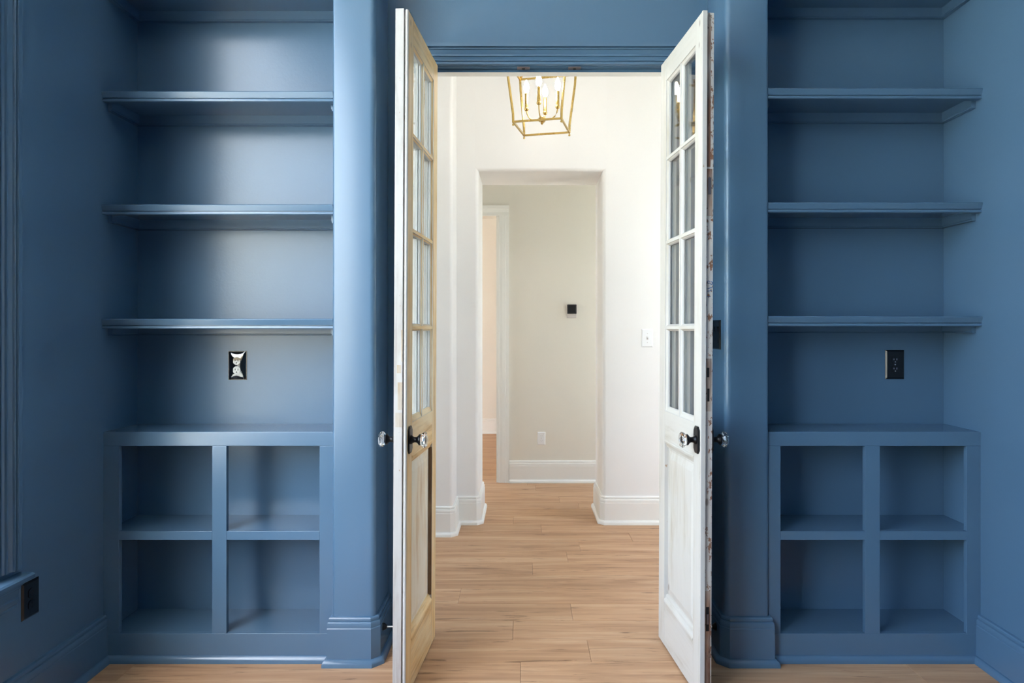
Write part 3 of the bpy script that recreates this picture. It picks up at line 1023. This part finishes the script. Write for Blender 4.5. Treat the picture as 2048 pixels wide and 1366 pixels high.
    slim = [(0, 0.003), (0.004, 0.004), (0.010, 0.010), (0.012, PV), (0, PV)]
    part('panel_moulding', MB(xf).prism([(b - w, v, ZP0) for w, v in slim], (0, 0, ZP1 - ZP0)), faceV, edge, pn, bevel=0)
    if sv < 0:
        MB(xf).box(a, a + 0.0006, 0.001, PV, ZP0 + 0.03, ZP1 - 0.03).build('worn_reveal', M_ROUGH, pn)

    # knobs on both faces
    ku, kz = 0.465, 0.912
    for side in (-1, 1):
        v0 = 0.0 if side < 0 else DT
        o = lambda h: v0 + side * h
        kroot = empty('door_knob', (0, 0, 0))
        kroot.parent = root
        kroot['label'] = 'faceted clear glass knob on a black iron plate'
        w, h, c = 0.0265, 0.048, 0.012
        oct_ = [(-w, -h + c), (-w + c, -h), (w - c, -h), (w, -h + c), (w, h - c), (w - c, h), (-w + c, h), (-w, h - c)]
        m = MB(xf)
        n = 8
        vs = [(ku + x, o(0.0), kz + z) for x, z in oct_] + [(ku + x, o(0.004), kz + z) for x, z in oct_] + [(ku + x * 0.82, o(0.0065), kz + z * 0.90) for x, z in oct_]
        fs = [tuple(range(8)), tuple(range(16, 24))]
        for ring in (0, 8):
            fs += [(ring + i, ring + (i + 1) % 8, ring + 8 + (i + 1) % 8, ring + 8 + i) for i in range(8)]
        m.add(vs, fs)
        m.build('rose_plate', M_IRON, kroot)
        prof = [(0.0165, 0.005), (0.0165, 0.009), (0.0115, 0.013), (0.0095, 0.020), (0.010, 0.026), (0.014, 0.031), (0.0195, 0.035), (0.0200, 0.039), (0.017, 0.041)]
        MB(xf).lathe([(r, side * hh) for r, hh in prof], (ku, v0, kz), 'y', 20).build('knob_neck', M_IRON, kroot, smooth=40)
        gp = [(0.013, 0.0405), (0.021, 0.0435), (0.0275, 0.050), (0.0285, 0.055), (0.0245, 0.061), (0.015, 0.0645), (0.009, 0.0655)]
        MB(xf).lathe([(r, side * hh) for r, hh in gp], (ku, v0, kz), 'y', 10).build('glass_knob', M_CRYSTAL, kroot)
    return root, xf


HL, FL = (-0.365, 2.879), (-0.403, 2.378)
HR, FR = (0.5775, 2.879), (0.622, 2.378)
dl, xfl = make_door('door_1', HL, FL, -1, (M_PINE_V, M_PINE_H, M_WASH, M_WASH_H, M_PINEWASH_V),
                    'old bare pine French door with glass panes, open on the left', 0.0045)
dr, xfr = make_door('door_2', HR, FR, 1, (M_CREAM_V, M_CREAM_H, M_WASH, M_WASH_H, M_CREAM_V),
                    'old cream painted French door with chipped edge, open on the right', 0.0045)

# patches and old ironwork on the meeting edges
e = DW + 0.008
for z0, z1, u0 in ((2.262, 2.372, 0.0185), (1.735, 1.765, 0.0195), (0.775, 0.945, 0.016), (0.06, 0.13, 0.020)):
    MB(xfl).box(e - 0.001, e + 0.0008, 0.0150, u0 + 0.012, z0, z1).build('inset_patch', M_EDGE, dl, bevel=0.0004)
for z0, z1, v0_, v1_ in ((0.962, 1.012, 0.0155, 0.040), (1.022, 1.118, 0.0155, 0.031), (1.150, 1.178, 0.019, 0.034), (1.19, 1.30, 0.0148, 0.019)):
    MB(xfl).box(e - 0.001, e + 0.0004, v0_, v1_, z0, z1).build('bare_patch', M_EDGE_BARE, dl)
e = DW - 0.012
for z0, z1, mt, nm in ((1.70, 1.865, M_RUST, 'latch_plate'), (1.015, 1.200, M_RUST, 'lock_plate'), (0.02, 0.385, M_RUST, 'bolt_plate')):
    pl = MB(xfr).box(e - 0.001, e + 0.0015, 0.0195, 0.0405, z0, z1).build(nm, mt, dr, bevel=0.0006)
    pl['label'] = 'rusty metal plate set into the door edge'
    if nm == 'latch_plate':
        MB(xfr).box(e + 0.001, e + 0.003, 0.025, 0.036, 1.775, 1.835).build('latch_bolt', M_BRONZE, pl, bevel=0.001)
    elif nm == 'lock_plate':
        MB(xfr).box(e + 0.0012, e + 0.002, 0.0235, 0.0325, 1.135, 1.168).build('latch_mouth', M_DARK, pl)
        MB(xfr).box(e + 0.0012, e + 0.002, 0.0255, 0.0335, 1.050, 1.095).build('bolt_mouth', M_DARK, pl)
    else:
        MB(xfr).box(e + 0.0012, e + 0.0022, 0.0245, 0.0355, 0.245, 0.33).build('bolt_slot', M_DARK, pl, bevel=0.001)
        MB(xfr).box(e + 0.0020, e + 0.006, 0.0265, 0.0335, 0.270, 0.305).build('bolt_thumb', M_BRONZE, pl, bevel=0.001)
MB(xfr).box(e - 0.001, e + 0.0008, 0.019, 0.029, 0.775, 0.955).build('inset_patch', M_WASH, dr, bevel=0.0004)
MB(xfr).box(e - 0.001, e + 0.0004, 0.0175, 0.034, 1.872, 2.405).build('rusty_streak', M_RUST, dr)
MB(xfr).box(e - 0.001, e + 0.0004, 0.0175, 0.0225, 1.22, 1.69).build('grimy_streak', M_CHIP, dr)
# the blue pencilled figures 118, written sideways
def ink(pts):
    MB(xfr).tube([(e + 0.0008, v, z) for v, z in pts], 0.0011, 6).build('ink_stroke', M_INK, dr)


ink([(0.022, 1.416), (0.036, 1.4185)])
ink([(0.024, 1.436), (0.040, 1.439)])
ink([(0.025, 1.446), (0.041, 1.449)])
ink([(v, z) for v, z in arc(0.029, 1.468, 0.0045, 20, 330, 10)])
ink([(v, z) for v, z in arc(0.039, 1.465, 0.0045, 200, 480, 10)])


# ------------------------------------------------------------------ door stops
def stop(x, y, z, sx, length, label):
    root = tag(empty('door_stop', (x, y, z)), label, 'door stop')
    MB().lathe([(0.015, 0), (0.015, sx * 0.004), (0.011, sx * 0.010), (0.006, sx * 0.016)], (0, 0, 0), 'x', 18).build('base', M_IRON, root, smooth=40)
    MB().lathe([(0.0038, sx * 0.012), (0.0038, sx * (length - 0.012))], (0, 0, 0), 'x', 12).build('rod', M_STEEL, root, smooth=40)
    MB().lathe([(0.0075, sx * (length - 0.014)), (0.008, sx * (length - 0.003)), (0.006, sx * length)], (0, 0, 0), 'x', 14).build('tip', M_BLACK, root, smooth=40)


stop(PL1 + 0.018, 2.72, 0.118, 1, 0.080, 'black and steel door stop on the left pier baseboard')
stop(PR0 - 0.018, 2.72, 0.118, -1, 0.080, 'black and steel door stop on the right pier baseboard')

# ------------------------------------------------------------------ lantern chandelier
LX, LY, LZ = 0.105, 3.77, 2.42
ch = empty('lantern_chandelier', (LX, LY, LZ), (0, 0, math.radians(-13)))
tag(ch, 'brass open-frame lantern chandelier with four lit candle bulbs in the hall', 'chandelier')
B, TP, HT = 0.1315, 0.163, 0.335
bs = 0.0095
sgn = [(-1, -1), (1, -1), (1, 1), (-1, 1)]
for i in range(4):
    (sx, sy), (tx, ty) = sgn[i], sgn[(i + 1) % 4]
    MB().beam((sx * B, sy * B, 0), (tx * B, ty * B, 0), bs).build('bottom_bar', M_GOLD, ch)
    MB().beam((sx * TP, sy * TP, HT), (tx * TP, ty * TP, HT), bs).build('top_bar', M_GOLD, ch)
    pts = [(sx * B, sy * B, -0.004), (sx * (B + 0.001), sy * (B + 0.001), 0.045), (sx * (TP - 0.004), sy * (TP - 0.004), 0.275), (sx * TP, sy * TP, HT + 0.004)]
    m = MB()
    for p_, q_ in zip(pts, pts[1:]):
        m.beam(p_, q_, bs, (1, 1, 0))
    m.build('upright', M_GOLD, ch)
    MB().lathe([(0.003, -0.004), (0.003, -0.010), (0.006, -0.013), (0.0065, -0.017), (0.004, -0.021)], (sx * B, sy * B, 0), 'z', 12).build('finial', M_GOLD, ch, smooth=50)
    m = MB()
    m.beam((sx * TP, sy * TP, HT), (sx * 0.05, sy * 0.05, HT + 0.13), bs, (1, 1, 0))
    m.beam((sx * 0.05, sy * 0.05, HT + 0.13), (sx * 0.012, sy * 0.012, HT + 0.17), bs, (1, 1, 0))
    m.build('roof_bar', M_GOLD, ch)
MB().lathe([(0.018, 0.155 + HT), (0.022, HT + 0.165), (0.016, HT + 0.185), (0.006, HT + 0.19), (0.006, ZC - LZ - 0.03)], (0, 0, 0), 'z', 16).build('hanging_rod', M_GOLD, ch, smooth=40)
MB().lathe([(0.012, ZC - LZ - 0.035), (0.055, ZC - LZ - 0.022), (0.062, ZC - LZ)], (0, 0, 0), 'z', 24).build('ceiling_canopy', M_GOLD, ch, smooth=40)
MB().lathe([(0.004, 0.015), (0.008, 0.020), (0.005, 0.026), (0.018, 0.032), (0.020, 0.050), (0.012, 0.058), (0.006, 0.062)], (0, 0, 0), 'z', 18).build('centre_hub', M_GOLD, ch, smooth=40)
for k in range(4):
    a = math.pi / 2 * k
    ca, sa = math.cos(a), math.sin(a)
    r_ = 0.088
    path = [(ca * r, sa * r, z) for r, z in ((0.016, 0.040), (0.035, 0.038), (0.055, 0.043), (0.072, 0.056), (0.083, 0.075), (r_, 0.100))]
    arm = MB().tube(path, 0.0035, 8).build('candle_arm', M_GOLD, ch, smooth=60)
    c = (ca * r_, sa * r_, 0)
    MB().lathe([(0.004, 0.094), (0.010, 0.098), (0.013, 0.106), (0.010, 0.113), (0.0095, 0.115)], c, 'z', 14).build('candle_cup', M_GOLD, arm, smooth=40)
    MB().lathe([(0.0095, 0.113), (0.0095, 0.190), (0.008, 0.194)], c, 'z', 14).build('candle_sleeve', M_GOLD, arm, smooth=40)
    MB().lathe([(0.006, 0.192), (0.009, 0.198), (0.0135, 0.208), (0.016, 0.220), (0.0155, 0.232), (0.011, 0.248), (0.005, 0.262), (0.002, 0.268)], c, 'z', 16).build('bulb', M_BULB, arm, smooth=60)
